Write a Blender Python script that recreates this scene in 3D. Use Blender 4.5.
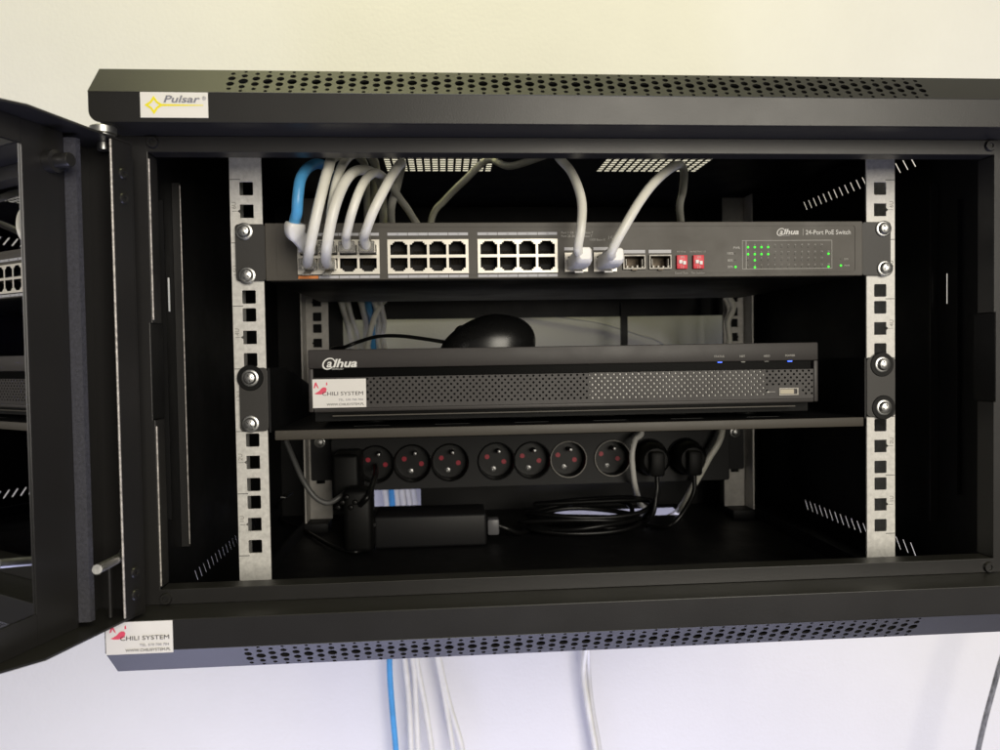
import bpy, bmesh, math, random
from mathutils import Vector, Matrix
random.seed(7)
for o in list(bpy.data.objects): bpy.data.objects.remove(o)
SC = bpy.context.scene
COL = SC.collection
R_ = math.radians

# ------------------------------------------------------------------ camera
CAM = Vector((-0.095777, -0.550520, 0.141787)); FPX = 760.0
YAW, PIT, ROL = R_(-4.20502), R_(-1.66758), R_(0.91895)
RC = Matrix.Rotation(YAW, 3, 'Z') @ Matrix.Rotation(PIT, 3, 'X') @ Matrix.Rotation(ROL, 3, 'Y')
cam = bpy.data.cameras.new('camera'); camo = bpy.data.objects.new('camera', cam); COL.objects.link(camo)
cam.sensor_width = 36.0; cam.lens = 36.0 * FPX / 1000.0; cam.clip_start = 0.01; cam.clip_end = 60
r, f, u = RC.col[0], RC.col[1], RC.col[2]
M = Matrix((( r[0], u[0], -f[0], CAM[0]), (r[1], u[1], -f[1], CAM[1]), (r[2], u[2], -f[2], CAM[2]), (0, 0, 0, 1)))
camo.matrix_world = M
SC.camera = camo
cam.dof.use_dof = True; cam.dof.focus_distance = 0.56; cam.dof.aperture_fstop = 11.0

# ------------------------------------------------------------------ world, lamps, exposure
W = bpy.data.worlds.new('World'); SC.world = W; W.use_nodes = True
bg = W.node_tree.nodes['Background']; bg.inputs[0].default_value = (1.0, 0.96, 0.92, 1); bg.inputs[1].default_value = 0.11

def area(name, loc, target, sx, sy, power, color):
    l = bpy.data.lights.new(name, 'AREA'); l.shape = 'RECTANGLE'; l.size = sx; l.size_y = sy
    l.energy = power; l.color = color
    o = bpy.data.objects.new(name, l); COL.objects.link(o); o.location = loc
    o.rotation_euler = (Vector(target) - Vector(loc)).to_track_quat('-Z', 'Y').to_euler()
    return o
area('ceiling_lamp', (-0.15, -0.30, 1.75), (0.0, 0.10, 0.30), 1.1, 0.6, 16.5, (1.0, 0.97, 0.50))
area('floor_bounce_fill', (-0.05, -0.30, -1.40), (0.0, 0.05, -0.05), 1.7, 0.75, 29, (0.61, 0.625, 0.95))  # added upward fill standing in for daylight bounced off an unseen floor
area('room_window', (0.80, -2.4, 0.66), (0, 0, 0.15), 1.3, 1.4, 58, (1.0, 0.93, 0.80))

SC.view_settings.view_transform = 'Standard'; SC.view_settings.look = 'None'
SC.view_settings.exposure = 0.0; SC.view_settings.gamma = 1.0; SC.view_settings.use_curve_mapping = False
SC.render.engine = 'CYCLES'
SC.cycles.max_bounces = 10; SC.cycles.glossy_bounces = 6; SC.cycles.transmission_bounces = 8; SC.cycles.transparent_max_bounces = 12

# ------------------------------------------------------------------ helpers
def PX(px, py, y=None, x=None, z=None):
    """photo pixel + one known world coordinate (of the surface it lies on) -> world point"""
    d = RC @ Vector(((px - 500) / FPX, 1.0, (375 - py) / FPX))
    for i, v in enumerate((x, y, z)):
        if v is not None:
            return CAM + d * ((v - CAM[i]) / d[i])

def wloc(o):
    v = Vector((0, 0, 0))
    while o is not None:
        v += o.location; o = o.parent
    return v
def par(o, p):
    if p is not None:
        w = o.location.copy(); o.parent = p; o.location = w - wloc(p)
    return o
def thing(name, label, cat, loc=(0, 0, 0), group=None):
    o = bpy.data.objects.new(name, None); COL.objects.link(o); o.location = loc; o.empty_display_size = 0.02
    return tag(o, label, cat, group)
def tag(o, label, cat, group=None):
    o['label'] = label; o['category'] = cat
    if group: o['group'] = group
    return o
def mobj(name, me, mat, parent=None, loc=(0, 0, 0)):
    o = bpy.data.objects.new(name, me); COL.objects.link(o); o.location = loc
    if mat is not None and not me.materials: me.materials.append(mat)
    return par(o, parent)
def smooth(me, ang=35):
    me.polygons.foreach_set('use_smooth', [True] * len(me.polygons))
    try: me.set_sharp_from_angle(angle=R_(ang))
    except Exception: pass
def build(name, bm, mat, parent=None, sm=False, loc=(0, 0, 0), ang=35):
    me = bpy.data.meshes.new(name); bmesh.ops.recalc_face_normals(bm, faces=bm.faces); bm.to_mesh(me); bm.free()
    if sm: smooth(me, ang)
    return mobj(name, me, mat, parent, loc)
def bx(bm, x0, x1, y0, y1, z0, z1, bev=0.0, seg=2):
    vs = [bm.verts.new((x, y, z)) for x in (x0, x1) for y in (y0, y1) for z in (z0, z1)]
    fs = [(0, 1, 3, 2), (4, 6, 7, 5), (0, 4, 5, 1), (2, 3, 7, 6), (0, 2, 6, 4), (1, 5, 7, 3)]
    faces = [bm.faces.new([vs[i] for i in q]) for q in fs]
    if bev > 0:
        es = list({e for fc in faces for e in fc.edges})
        bmesh.ops.bevel(bm, geom=es, offset=bev, segments=seg, affect='EDGES', profile=0.5)
def box(name, x0, x1, y0, y1, z0, z1, mat, parent=None, bev=0.0, seg=2, loc=(0, 0, 0)):
    bm = bmesh.new(); bx(bm, x0, x1, y0, y1, z0, z1, bev, seg); return build(name, bm, mat, parent, bev > 0, loc)
def prism_bm(bm, pts, vec):
    a = [bm.verts.new(p) for p in pts]; b = [bm.verts.new(Vector(p) + Vector(vec)) for p in pts]
    bm.faces.new(a); bm.faces.new(b[::-1]); n = len(a)
    for i in range(n): bm.faces.new((a[i], b[i], b[(i + 1) % n], a[(i + 1) % n]))
def lathe(bm, prof, mat4, n=20):
    """profile (r, h) spun about local z"""
    rings = []
    for (rr, h) in prof:
        if rr < 1e-6: rings.append([bm.verts.new(mat4 @ Vector((0, 0, h)))])
        else: rings.append([bm.verts.new(mat4 @ Vector((rr * math.cos(2 * math.pi * k / n), rr * math.sin(2 * math.pi * k / n), h))) for k in range(n)])
    for a, b in zip(rings, rings[1:]):
        for k in range(n):
            k2 = (k + 1) % n
            if len(a) == 1 and len(b) == 1: continue
            if len(a) == 1: bm.faces.new((a[0], b[k], b[k2]))
            elif len(b) == 1: bm.faces.new((a[k], b[0], a[k2]))
            else: bm.faces.new((a[k], b[k], b[k2], a[k2]))
def frame(origin, zdir, up=(0, 0, 1)):
    z = Vector(zdir).normalized(); upv = Vector(up)
    if abs(z.dot(upv)) > 0.98: upv = Vector((0, 1, 0))
    x = upv.cross(z).normalized(); y = z.cross(x)
    return Matrix(((x[0], y[0], z[0], origin[0]), (x[1], y[1], z[1], origin[1]), (x[2], y[2], z[2], origin[2]), (0, 0, 0, 1)))
# front-facing frame: local x -> world x, local y -> world z, local z -> toward the camera (-y)
def FR(x, y, z): return Matrix(((1, 0, 0, x), (0, 0, -1, y), (0, 1, 0, z), (0, 0, 0, 1)))
def plate(name, outline, holes, th, mat4, mat, parent=None, bev=0.0):
    """sheet in local xy with real holes, thickness th along +local z"""
    cu = bpy.data.curves.new(name, 'CURVE'); cu.dimensions = '2D'; cu.fill_mode = 'BOTH'
    for pts in [outline] + list(holes):
        s = cu.splines.new('POLY'); s.points.add(len(pts) - 1); s.use_cyclic_u = True
        for p, q in zip(s.points, pts): p.co = (q[0], q[1], 0, 1)
    cu.extrude = max(th / 2 - bev, 1e-5)
    if bev > 0: cu.bevel_depth = bev; cu.bevel_resolution = 1; cu.offset = -bev
    tmp = bpy.data.objects.new('tmp', cu); COL.objects.link(tmp)
    bpy.context.view_layer.update()
    me = bpy.data.meshes.new_from_object(tmp.evaluated_get(bpy.context.evaluated_depsgraph_get()))
    bpy.data.objects.remove(tmp); bpy.data.curves.remove(cu)
    me.transform(mat4 @ Matrix.Translation((0, 0, th / 2))); me.materials.clear(); me.name = name
    for p in me.polygons: p.use_smooth = False
    return mobj(name, me, mat, parent)
def circ(x, y, r, n=12, sx=1.0): return [(x + sx * r * math.cos(2 * math.pi * k / n), y + r * math.sin(2 * math.pi * k / n)) for k in range(n)]
def rect(x0, x1, y0, y1): return [(x0, y0), (x1, y0), (x1, y1), (x0, y1)]
def rrect(x0, x1, y0, y1, r, n=3):
    o = []
    for cx, cy, a in ((x1 - r, y0 + r, -90), (x1 - r, y1 - r, 0), (x0 + r, y1 - r, 90), (x0 + r, y0 + r, 180)):
        for k in range(n + 1):
            t = R_(a + 90.0 * k / n); o.append((cx + r * math.cos(t), cy + r * math.sin(t)))
    return o
def text(name, s, size, mat4, mat, parent=None, shear=0.0, bold=0.0, align='LEFT', sx=1.0, th=0.00008, width=None):
    cu = bpy.data.curves.new(name, 'FONT'); cu.body = s; cu.size = 1.0; cu.shear = shear; cu.offset = bold / size; cu.align_x = align
    cu.extrude = th / size; cu.resolution_u = 3
    tmp = bpy.data.objects.new('tmp', cu); COL.objects.link(tmp); bpy.context.view_layer.update()
    me = bpy.data.meshes.new_from_object(tmp.evaluated_get(bpy.context.evaluated_depsgraph_get()))
    bpy.data.objects.remove(tmp); bpy.data.curves.remove(cu)
    me.transform(Matrix.Scale(size, 4))
    if width:
        xs = [v.co.x for v in me.vertices]; w = max(xs) - min(xs); sx = width / w
        me.transform(Matrix.Translation((-min(xs) if align == 'LEFT' else 0, 0, 0)))
    me.transform(mat4 @ Matrix.Translation((0, 0, th)) @ Matrix.Diagonal((sx, 1, 1, 1))); me.materials.clear(); me.name = name
    return mobj(name, me, mat, parent)
def cat(pts, n=8):
    pts = [Vector(p) for p in pts]; P = [pts[0] * 2 - pts[1]] + pts + [pts[-1] * 2 - pts[-2]]; out = []
    for i in range(1, len(P) - 2):
        p0, p1, p2, p3 = P[i - 1:i + 3]
        for k in range(n):
            t = k / n
            out.append(0.5 * ((2 * p1) + (p2 - p0) * t + (2 * p0 - 5 * p1 + 4 * p2 - p3) * t * t + (3 * p1 - p0 - 3 * p2 + p3) * t ** 3))
    out.append(pts[-1]); return out
def tube_bm(bm, pts, r, n=10, sub=8, flat=1.0, sq=1.0):
    P = cat(pts, sub) if sub > 1 else [Vector(p) for p in pts]
    t0 = (P[1] - P[0]).normalized(); nrm = t0.orthogonal().normalized(); rings = []
    for i, p in enumerate(P):
        t = (P[min(i + 1, len(P) - 1)] - P[max(i - 1, 0)]).normalized()
        nrm = (nrm - t * nrm.dot(t)).normalized(); b = t.cross(nrm)
        rr = r(i / (len(P) - 1)) if callable(r) else r
        pw = lambda v: math.copysign(abs(v) ** sq, v)
        rings.append([bm.verts.new(p + nrm * rr * pw(math.cos(2 * math.pi * k / n)) + b * rr * flat * pw(math.sin(2 * math.pi * k / n))) for k in range(n)])
    for a, b in zip(rings, rings[1:]):
        for k in range(n): bm.faces.new((a[k], a[(k + 1) % n], b[(k + 1) % n], b[k]))
    bm.faces.new(rings[0][::-1]); bm.faces.new(rings[-1])
def tube(name, pts, r, mat, parent=None, n=10, sub=8, flat=1.0):
    bm = bmesh.new(); tube_bm(bm, pts, r, n, sub, flat); return build(name, bm, mat, parent, True, ang=60)

# ------------------------------------------------------------------ materials
def mat(name, col, rough=0.5, metal=0.0, var=0.0, vscale=40.0, bump=0.0, bscale=600.0, spec=0.5, rvar=0.0, trans=0.0, emit=None, estr=0.0, coat=0.0, sss=0.0, ior=1.5, col2=None, stretch=None):
    m = bpy.data.materials.new(name); m.use_nodes = True; nt = m.node_tree; b = nt.nodes['Principled BSDF']
    b.inputs['Base Color'].default_value = (*col, 1); b.inputs['Roughness'].default_value = rough; b.inputs['Metallic'].default_value = metal
    b.inputs['Specular IOR Level'].default_value = spec; b.inputs['IOR'].default_value = ior
    b.inputs['Transmission Weight'].default_value = trans; b.inputs['Coat Weight'].default_value = coat
    if sss: b.inputs['Subsurface Weight'].default_value = sss; b.inputs['Subsurface Radius'].default_value = (0.002, 0.0018, 0.0012)
    if emit: b.inputs['Emission Color'].default_value = (*emit, 1); b.inputs['Emission Strength'].default_value = estr
    tc = nt.nodes.new('ShaderNodeTexCoord'); src = tc.outputs['Object']
    if stretch:
        mp = nt.nodes.new('ShaderNodeMapping'); mp.inputs['Scale'].default_value = stretch; nt.links.new(src, mp.inputs[0]); src = mp.outputs[0]
    if var or rvar or col2:
        n = nt.nodes.new('ShaderNodeTexNoise'); n.inputs['Scale'].default_value = vscale; n.inputs['Detail'].default_value = 6; n.inputs['Roughness'].default_value = 0.65
        nt.links.new(src, n.inputs['Vector'])
        if var or col2:
            rp = nt.nodes.new('ShaderNodeValToRGB'); rp.color_ramp.elements[0].position = 0.3; rp.color_ramp.elements[1].position = 0.7
            c0 = col2 if col2 else tuple(c * (1 - var) for c in col); c1 = col if col2 else tuple(min(1, c * (1 + var)) for c in col)
            rp.color_ramp.elements[0].color = (*c0, 1); rp.color_ramp.elements[1].color = (*c1, 1)
            nt.links.new(n.outputs['Fac'], rp.inputs[0]); nt.links.new(rp.outputs[0], b.inputs['Base Color'])
        if rvar:
            mr = nt.nodes.new('ShaderNodeMapRange'); mr.inputs['From Min'].default_value = 0.3; mr.inputs['From Max'].default_value = 0.7
            mr.inputs['To Min'].default_value = max(0.03, rough - rvar); mr.inputs['To Max'].default_value = min(1, rough + rvar)
            nt.links.new(n.outputs['Fac'], mr.inputs[0]); nt.links.new(mr.outputs[0], b.inputs['Roughness'])
    if bump:
        n2 = nt.nodes.new('ShaderNodeTexNoise'); n2.inputs['Scale'].default_value = bscale; n2.inputs['Detail'].default_value = 4
        nt.links.new(tc.outputs['Object'], n2.inputs['Vector'])
        bp = nt.nodes.new('ShaderNodeBump'); bp.inputs['Strength'].default_value = bump; bp.inputs['Distance'].default_value = 0.0006
        nt.links.new(n2.outputs['Fac'], bp.inputs['Height']); nt.links.new(bp.outputs[0], b.inputs['Normal'])
    return m
M_wall = mat('wall_paint', (0.80, 0.79, 0.77), 0.7, var=0.04, vscale=3, bump=0.55, bscale=210)
M_blk = mat('black_powder_coat', (0.0155, 0.0148, 0.0148), 0.37, bump=0.09, bscale=1100, rvar=0.05, vscale=9, spec=0.46)
M_in = mat('black_inner_sheet', (0.006, 0.006, 0.0065), 0.5, bump=0.10, bscale=800, rvar=0.08, vscale=20, spec=0.25)
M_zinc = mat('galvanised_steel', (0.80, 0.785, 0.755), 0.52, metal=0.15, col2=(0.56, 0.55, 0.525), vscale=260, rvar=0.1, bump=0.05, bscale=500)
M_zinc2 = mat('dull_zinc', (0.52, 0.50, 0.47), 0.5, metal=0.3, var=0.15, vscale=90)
M_mark = mat('stamped_mark', (0.06, 0.06, 0.06), 0.7)
M_edge = mat('lit_edge_tint', (0.50, 0.47, 0.45), 0.5, metal=0.5, var=0.5, vscale=400)  # pale tint that paints the light caught along left-hand sheet edges
M_num = mat('faint_stamp', (0.30, 0.29, 0.27), 0.6)
M_scr = mat('bright_screw', (0.62, 0.62, 0.61), 0.36, metal=1.0, rvar=0.08, vscale=300)
M_slot = mat('screw_recess', (0.10, 0.10, 0.10), 0.5, metal=0.8)
M_sw = mat('switch_faceplate', (0.060, 0.053, 0.043), 0.52, bump=0.08, bscale=900, rvar=0.05, vscale=30)
M_ear = mat('ear_paint', (0.030, 0.028, 0.026), 0.5, bump=0.1, bscale=900)
M_cream = mat('port_shield', (0.80, 0.76, 0.67), 0.35, metal=0.25, var=0.05, vscale=60)
M_port = mat('port_plastic', (0.007, 0.006, 0.006), 0.55, spec=0.2)
M_gold = mat('gold_contact', (0.75, 0.55, 0.2), 0.3, metal=1.0)
M_strip = mat('port_number_strip', (0.50, 0.50, 0.53), 0.5)
M_orange = mat('orange_strip', (0.85, 0.28, 0.07), 0.5)
M_print = mat('white_print', (0.70, 0.69, 0.66), 0.6)
M_pdim = mat('grey_print', (0.48, 0.47, 0.44), 0.6)
M_sfp = mat('sfp_cage', (0.30, 0.285, 0.26), 0.5, metal=0.5, rvar=0.1, vscale=200)
M_well = mat('cage_interior', (0.10, 0.075, 0.05), 0.5, metal=0.4, var=0.4, vscale=300)
M_usb = mat('usb_tongue', (0.50, 0.45, 0.34), 0.5)
M_red = mat('red_dip_switch', (0.72, 0.035, 0.06), 0.4)
M_wht = mat('white_plastic', (0.80, 0.80, 0.78), 0.4)
M_green = mat('green_led', (0.05, 0.6, 0.08), 0.3, emit=(0.07, 1.0, 0.03), estr=1.0)
M_gdim = mat('unlit_led', (0.20, 0.20, 0.18), 0.3)
M_blue = mat('blue_led', (0.05, 0.1, 0.9), 0.3, emit=(0.04, 0.14, 1.0), estr=2.5)
M_dvr = mat('recorder_fascia', (0.032, 0.028, 0.027), 0.5, bump=0.1, bscale=1000, rvar=0.06, vscale=25)
M_gloss = mat('gloss_black', (0.003, 0.003, 0.003), 0.3, spec=0.03)
M_hole = mat('dark_interior', (0.004, 0.004, 0.004), 0.8)
M_chas = mat('recorder_chassis', (0.009, 0.009, 0.009), 0.55, bump=0.1, spec=0.3)
M_stick = mat('paper_sticker', (0.82, 0.80, 0.78), 0.45, var=0.02, vscale=50)
M_yel = mat('yellow_print', (0.88, 0.78, 0.02), 0.5)
M_gry = mat('grey_lettering', (0.22, 0.22, 0.26), 0.5)
M_ink = mat('dark_lettering', (0.045, 0.04, 0.045), 0.5)
M_pink = mat('chili_red_print', (0.80, 0.09, 0.16), 0.5)
M_cab = mat('white_cable', (0.81, 0.795, 0.71), 0.38, sss=0.08, var=0.08, vscale=45, bump=0.08, bscale=250)
M_cab2 = mat('grey_white_cable', (0.70, 0.69, 0.66), 0.4, var=0.06, vscale=40)
M_cblue = mat('blue_cable', (0.085, 0.36, 0.70), 0.33, var=0.15, vscale=60)
M_plug = mat('clear_plug', (0.80, 0.78, 0.72), 0.12, trans=0.75, ior=1.45)
M_boot = mat('white_boot', (0.80, 0.79, 0.76), 0.35, sss=0.05, var=0.03, vscale=50)
M_hood = mat('frosted_hood', (0.84, 0.83, 0.80), 0.35, sss=0.08)
M_rub = mat('black_rubber', (0.004, 0.004, 0.004), 0.5, var=0.2, vscale=80, spec=0.2)
M_cord = mat('black_cord', (0.005, 0.005, 0.005), 0.32, spec=0.3)
M_pdu = mat('power_strip_plastic', (0.011, 0.011, 0.012), 0.5, bump=0.05, spec=0.3)
M_sock = mat('socket_plastic', (0.005, 0.005, 0.005), 0.4, spec=0.3)
M_shut = mat('red_shutter', (0.45, 0.010, 0.035), 0.4)
M_chrome = mat('chrome', (0.34, 0.34, 0.34), 0.35, metal=1.0)
M_mouse = mat('mouse_plastic', (0.008, 0.008, 0.008), 0.28, rvar=0.05, vscale=30)
M_foam = mat('grey_foam', (0.036, 0.036, 0.047), 0.8, var=0.35, vscale=500, bump=0.5, bscale=900)
M_rope = mat('dark_twisted_cable', (0.05, 0.05, 0.055), 0.6, col2=(0.30, 0.30, 0.31), vscale=160, stretch=(1, 1, 0.5))

# half-mirrored smoked glass
m = bpy.data.materials.new('smoked_glass'); m.use_nodes = True; nt = m.node_tree; nt.nodes.clear()
out = nt.nodes.new('ShaderNodeOutputMaterial'); mx = nt.nodes.new('ShaderNodeMixShader'); gl = nt.nodes.new('ShaderNodeBsdfGlossy'); tr = nt.nodes.new('ShaderNodeBsdfTransparent')
gl.inputs['Roughness'].default_value = 0.01; gl.inputs['Color'].default_value = (0.85, 0.86, 0.9, 1); tr.inputs['Color'].default_value = (0.045, 0.045, 0.075, 1)
mx.inputs[0].default_value = 0.80   # mirrored film
nt.links.new(tr.outputs[0], mx.inputs[1]); nt.links.new(gl.outputs[0], mx.inputs[2]); nt.links.new(mx.outputs[0], out.inputs['Surface'])
M_glass = m

# ------------------------------------------------------------------ the wall
WALL = 0.420
bm = bmesh.new(); bx(bm, -4, 4, WALL, WALL + 0.15, -2.2, 2.6)
o = build('wall', bm, M_wall); o['kind'] = 'structure'

# ------------------------------------------------------------------ rack cabinet
cabn = thing('rack_cabinet', 'black steel wall mounted rack cabinet with its glass door swung open', 'rack cabinet', (0, 0.362, -0.051))
YF, YC, YB = -0.088, -0.0715, 0.362           # cover face, top of chamfer, back
ZT, ZB = 0.3165, -0.0505                      # outer top and bottom
YFR = -0.060                                  # front frame plane
HX = 0.2995

def perforation(x0, x1):
    hs = []; step = 0.0072; n = int((x1 - x0) / step)
    for i in range(n + 1):
        x = x0 + i * step
        if i % 2 == 1: col = ((0, .0029), (.0062, .0019), (-.0062, .0019), (.0109, .0010), (-.0109, .0012))
        else: col = ((.0031, .0023), (-.0031, .0023), (.0086, .0014), (-.0086, .0014))
        for s, rr in col: hs.append(circ(x, s, rr, 14 if rr > .002 else 10))
    return hs
def cover(name, zin, zedge, zout, px0, px1, sgn, lab):
    """face from zin to zedge at YF, perforated chamfer from (YF,zedge) to (YC,zout)"""
    th = 0.0014
    bm = bmesh.new()
    t = 0.0014
    # face with rounded ends and the inward ledge to the frame
    lo, hi = sorted((zin, zedge))
    bm.free(); rc = .0065 if sgn > 0 else .003
    ol = []
    for sx_ in (-1, 1):
        arc = [(sx_ * (HX - rc + rc * math.sin(R_(k * 15))), zin + sgn * (rc - rc * math.cos(R_(k * 15)))) for k in range(7)]
        ol += ([(sx_ * HX, zedge)] + arc[::-1]) if sx_ < 0 else (arc + [(sx_ * HX, zedge)])
    cv = plate(name, ol, [], t, FR(0, YF + t, 0), M_blk, cabn, .0004); cv['label'] = lab
    zl = zin
    lo, hi = sorted((zl, zl + sgn * t))
    box('ledge', -HX + .007, HX - .007, YF + t + .0001, YFR + 0.012, lo, hi, M_blk, cv)
    # end caps: profile between face, chamfer and back
    for s in (-1, 1):
        bm = bmesh.new(); x = s * (HX - 0.0015)
        pr = [(x, YF + .020, zin), (x, YF + t + .0002, zin + sgn * .0070), (x, YF + t + .0002, zedge), (x, YC + .0008, zout - sgn * .0008), (x, -.048, zout - sgn * .0008), (x, -.048, zin)]
        prism_bm(bm, pr, (-s * 0.0012, 0, 0)); build('end_cheek', bm, M_blk, cv)
    d = Vector((0, YC - YF, zout - zedge)); L = d.length; d.normalize()
    mid = Vector((0, (YF + YC) / 2, (zedge + zout) / 2)); nrm = Vector((0, -sgn * d.z, sgn * d.y))
    if nrm.y > 0: nrm = -nrm
    X = Vector((1, 0, 0)); Y = nrm.cross(X)
    mt = Matrix(((X.x, Y.x, nrm.x, mid.x), (X.y, Y.y, nrm.y, mid.y), (X.z, Y.z, nrm.z, mid.z), (0, 0, 0, 1))) @ Matrix.Translation((0, 0, -th))
    a = PX(px0, 84 if sgn > 0 else 655, y=-0.08).x; b = PX(px1, 90 if sgn > 0 else 630, y=-0.08).x
    plate('perforated_chamfer', rect(-HX, HX, -L / 2 - .0002, L / 2 + .0002), perforation(a, b), th, mt, M_blk, cv)
    return cv
top = cover('top_cover', 0.2800, 0.2978, ZT, 231, 925, 1, 'top hood of the cabinet with a strip of round vent holes')
bot = cover('bottom_cover', -0.0140, -0.0325, ZB, 249, 915, -1, 'bottom hood of the cabinet with a strip of round vent holes')

# roof sheet with two vent fields, floor sheet with a cable cut-out
def vent(x0, x1, y0, y1):
    hs = []; nx = 14; ny = 12
    for i in range(nx):
        for j in range(ny):
            cx = x0 + (i + .5) * (x1 - x0) / nx; cy = y0 + (j + .5) * (y1 - y0) / ny
            hs.append(rect(cx - .0025, cx + .0025, cy - .0031, cy + .0031))
    return hs
plate('roof_sheet', rect(-HX, HX, YC, YB), vent(-.147, -.047, .088, .184) + vent(.054, .154, .088, .184), 0.0005, Matrix.Translation((0, 0, ZT - .0006)), M_in, cabn)
fa = PX(533, 521, z=-.0475); fb = PX(692, 520, z=-.0475)
plate('floor_sheet', rect(-HX, HX, YC, YB), [rect(fa.x, fb.x, 0.300, 0.345)], 0.0012, Matrix.Translation((0, 0, ZB + .0022)), M_in, cabn)
# side panels with slanted louvre slits and lock slit
def side(s):
    hs = []
    for zc in ((0.2925, -0.0265) if s > 0 else (-0.0265,)):
        for k in range(19):
            y = 0.049 + k * 0.0103; h = .0048; sl = .0035 * (1 if s > 0 else -1)
            hs.append([(y - sl - .00085, zc - h), (y - sl + .00085, zc - h), (y + sl + .00085, zc + h), (y + sl - .00085, zc + h)])
    hs.append(rect(0.0045, 0.0095, 0.175, 0.199) if s < 0 else rect(0.0060, 0.0074, 0.174, 0.197))
    mt = Matrix(((0, 0, s, s * 0.2895), (1, 0, 0, 0), (0, 1, 0, 0), (0, 0, 0, 1)))
    p = plate('side_panel', rect(-0.046, YB - .0010, ZB + .0025, ZT - .0003), hs, 0.0005, mt, M_in, cabn)
    box('fold', *sorted((s * 0.2835, s * 0.2893)), 0.0170, 0.0186, 0.004, 0.268, M_blk, p)
    box('fold', *sorted((s * 0.2862, s * 0.2893)), -0.010, -0.0088, 0.03, 0.25, M_in, p)
    if s < 0: tube('edge_highlight', [(s * .2834, .0165, .006), (s * .2834, .0165, .266)], .0004, M_edge, p, 8, 1)  # painted highlight down the fold, left side only
    return p
side(-1); side(1)
# back panel with cable openings
a = PX(343, 318, y=YB); b = PX(727, 318, y=YB); zt = 0.1835
c = PX(374, 490, y=YB); d = PX(421, 505, y=YB)
plate('back_panel', rect(-HX + .002, HX - .002, ZB + .0008, ZT - .0003), [rect(-0.214, 0.246, 0.10, zt), rect(c.x, d.x, d.z, c.z)], 0.0012, FR(0, YB - .0004, 0), M_in, cabn)
q = PX(624, 330, y=YB - .004)
box('bridge_strip', q.x - .004, q.x + .004, YB - .0065, YB - .0016, 0.085, 0.2, M_in, cabn)
# front frame: plate with the opening, stepped on both sides
ZI0, ZI1 = -0.0043, 0.2700
op = []
for s in (-1, 1):
    seq = [(s * .2770, ZI0), (s * .2770, .103), (s * .2785, .103), (s * .2785, .164), (s * .2770, .164), (s * .2770, ZI1)]
    op += seq if s < 0 else seq[::-1]
fr_ = plate('front_frame', rect(-.2975, .2975, -.0139, .2799), [op], 0.0015, FR(0, YFR + .0015, 0), M_blk, cabn, 0.0003)
box('return_flange', -.2770, .2770, YFR + .0016, YFR + .014, ZI1 + .0002, ZI1 + .0016, M_blk, fr_)
box('return_flange', -.2770, .2770, YFR + .0016, YFR + .014, ZI0 - .0016, ZI0 - .0002, M_blk, fr_)
for s in (-1, 1):
    for z0, z1 in ((ZI0, .103), (.164, ZI1)):
        box('return_flange', *sorted((s * .2772, s * .2786)), YFR + .0016, YFR + .016, z0 + .0004, z1 - .0004, M_blk, fr_)
    if s < 0:
        for z0, z1 in ((ZI0, .103), (.164, ZI1)): tube('edge_highlight', [(s * .2768, YFR + .0012, z0 + .002), (s * .2768, YFR + .0012, z1 - .004)], .0006, M_edge, fr_, 8, 1)  # thin pale strips paint the lit edge of the left opening
    box('lock_plate', *sorted((s * .2788, s * .2800)), YFR + .0016, YFR + .022, .1035, .1635, M_in, fr_)
    for z in (0.2758, -0.0100):
        bm = bmesh.new(); lathe(bm, [(0, .0010), (.0016, .0010), (.0018, .0018), (.0033, .0018), (.0038, .0004), (.0038, 0)], FR(s * .2735, YFR - .0001, z), 18)
        build('frame_screw', bm, M_blk, fr_, True)
# vertical profiles carrying the rails
def holes(s, with_h1=True):
    hs = []
    for uu in range(6):
        for k, h in enumerate((.00635, .022225, .0381)):
            z = .04445 * uu + h; x = s * .2325; hw = .0047
            if k == 1: hs.append([(x - hw, z - hw), (x + hw, z - hw)] + ([(x + hw, z - .0013), (x + hw + .0016, z), (x + hw, z + .0013)] if s > 0 else []) + [(x + hw, z + hw), (x - hw, z + hw)] + ([(x - hw, z + .0013), (x - hw - .0016, z), (x - hw, z - .0013)] if s < 0 else []))
            else: hs.append(rrect(x - hw, x + hw, z - hw, z + hw, .0006, 1))
    return hs
def rail(s, rear=False):
    y = 0.290 if rear else 0.0; z0 = -0.037 if rear else -0.045; z1 = 0.3125
    inner, outer = (.2205, .2445) if rear else (.2218, .2440)
    nm = 'rear_rail' if rear else 'front_rail'
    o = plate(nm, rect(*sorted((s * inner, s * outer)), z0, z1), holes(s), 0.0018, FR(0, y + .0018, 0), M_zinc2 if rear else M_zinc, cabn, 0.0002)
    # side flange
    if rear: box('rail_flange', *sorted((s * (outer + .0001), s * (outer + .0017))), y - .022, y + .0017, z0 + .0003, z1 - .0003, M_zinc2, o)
    else: box('rail_flange', *sorted((s * (outer - .0018), s * (outer - .0002))), y + .0020, y + .030, z0 + .0003, z1 - .0003, M_zinc, o)
    if not rear:
        for uu in range(7):
            z = .04445 * uu
            box('stamped_line', *sorted((s * .2365, s * .2437)), y - .00006, y + .0001, z - .00025, z + .00025, M_mark, o)
        for uu in range(6):
            z = .04445 * uu + .022225
            box('stamped_line', *sorted((s * .2390, s * .2425)), y - .00006, y + .0001, z - .00013, z + .00013, M_mark, o)
            text('numeral', '%dU' % (uu + 1), .0042, Matrix.Translation((s * .2412 + .0014, y - .00005, z + .0015)) @ FR(0, 0, 0) @ Matrix.Rotation(R_(90), 4, 'Z'), M_num, o)
    return o
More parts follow.
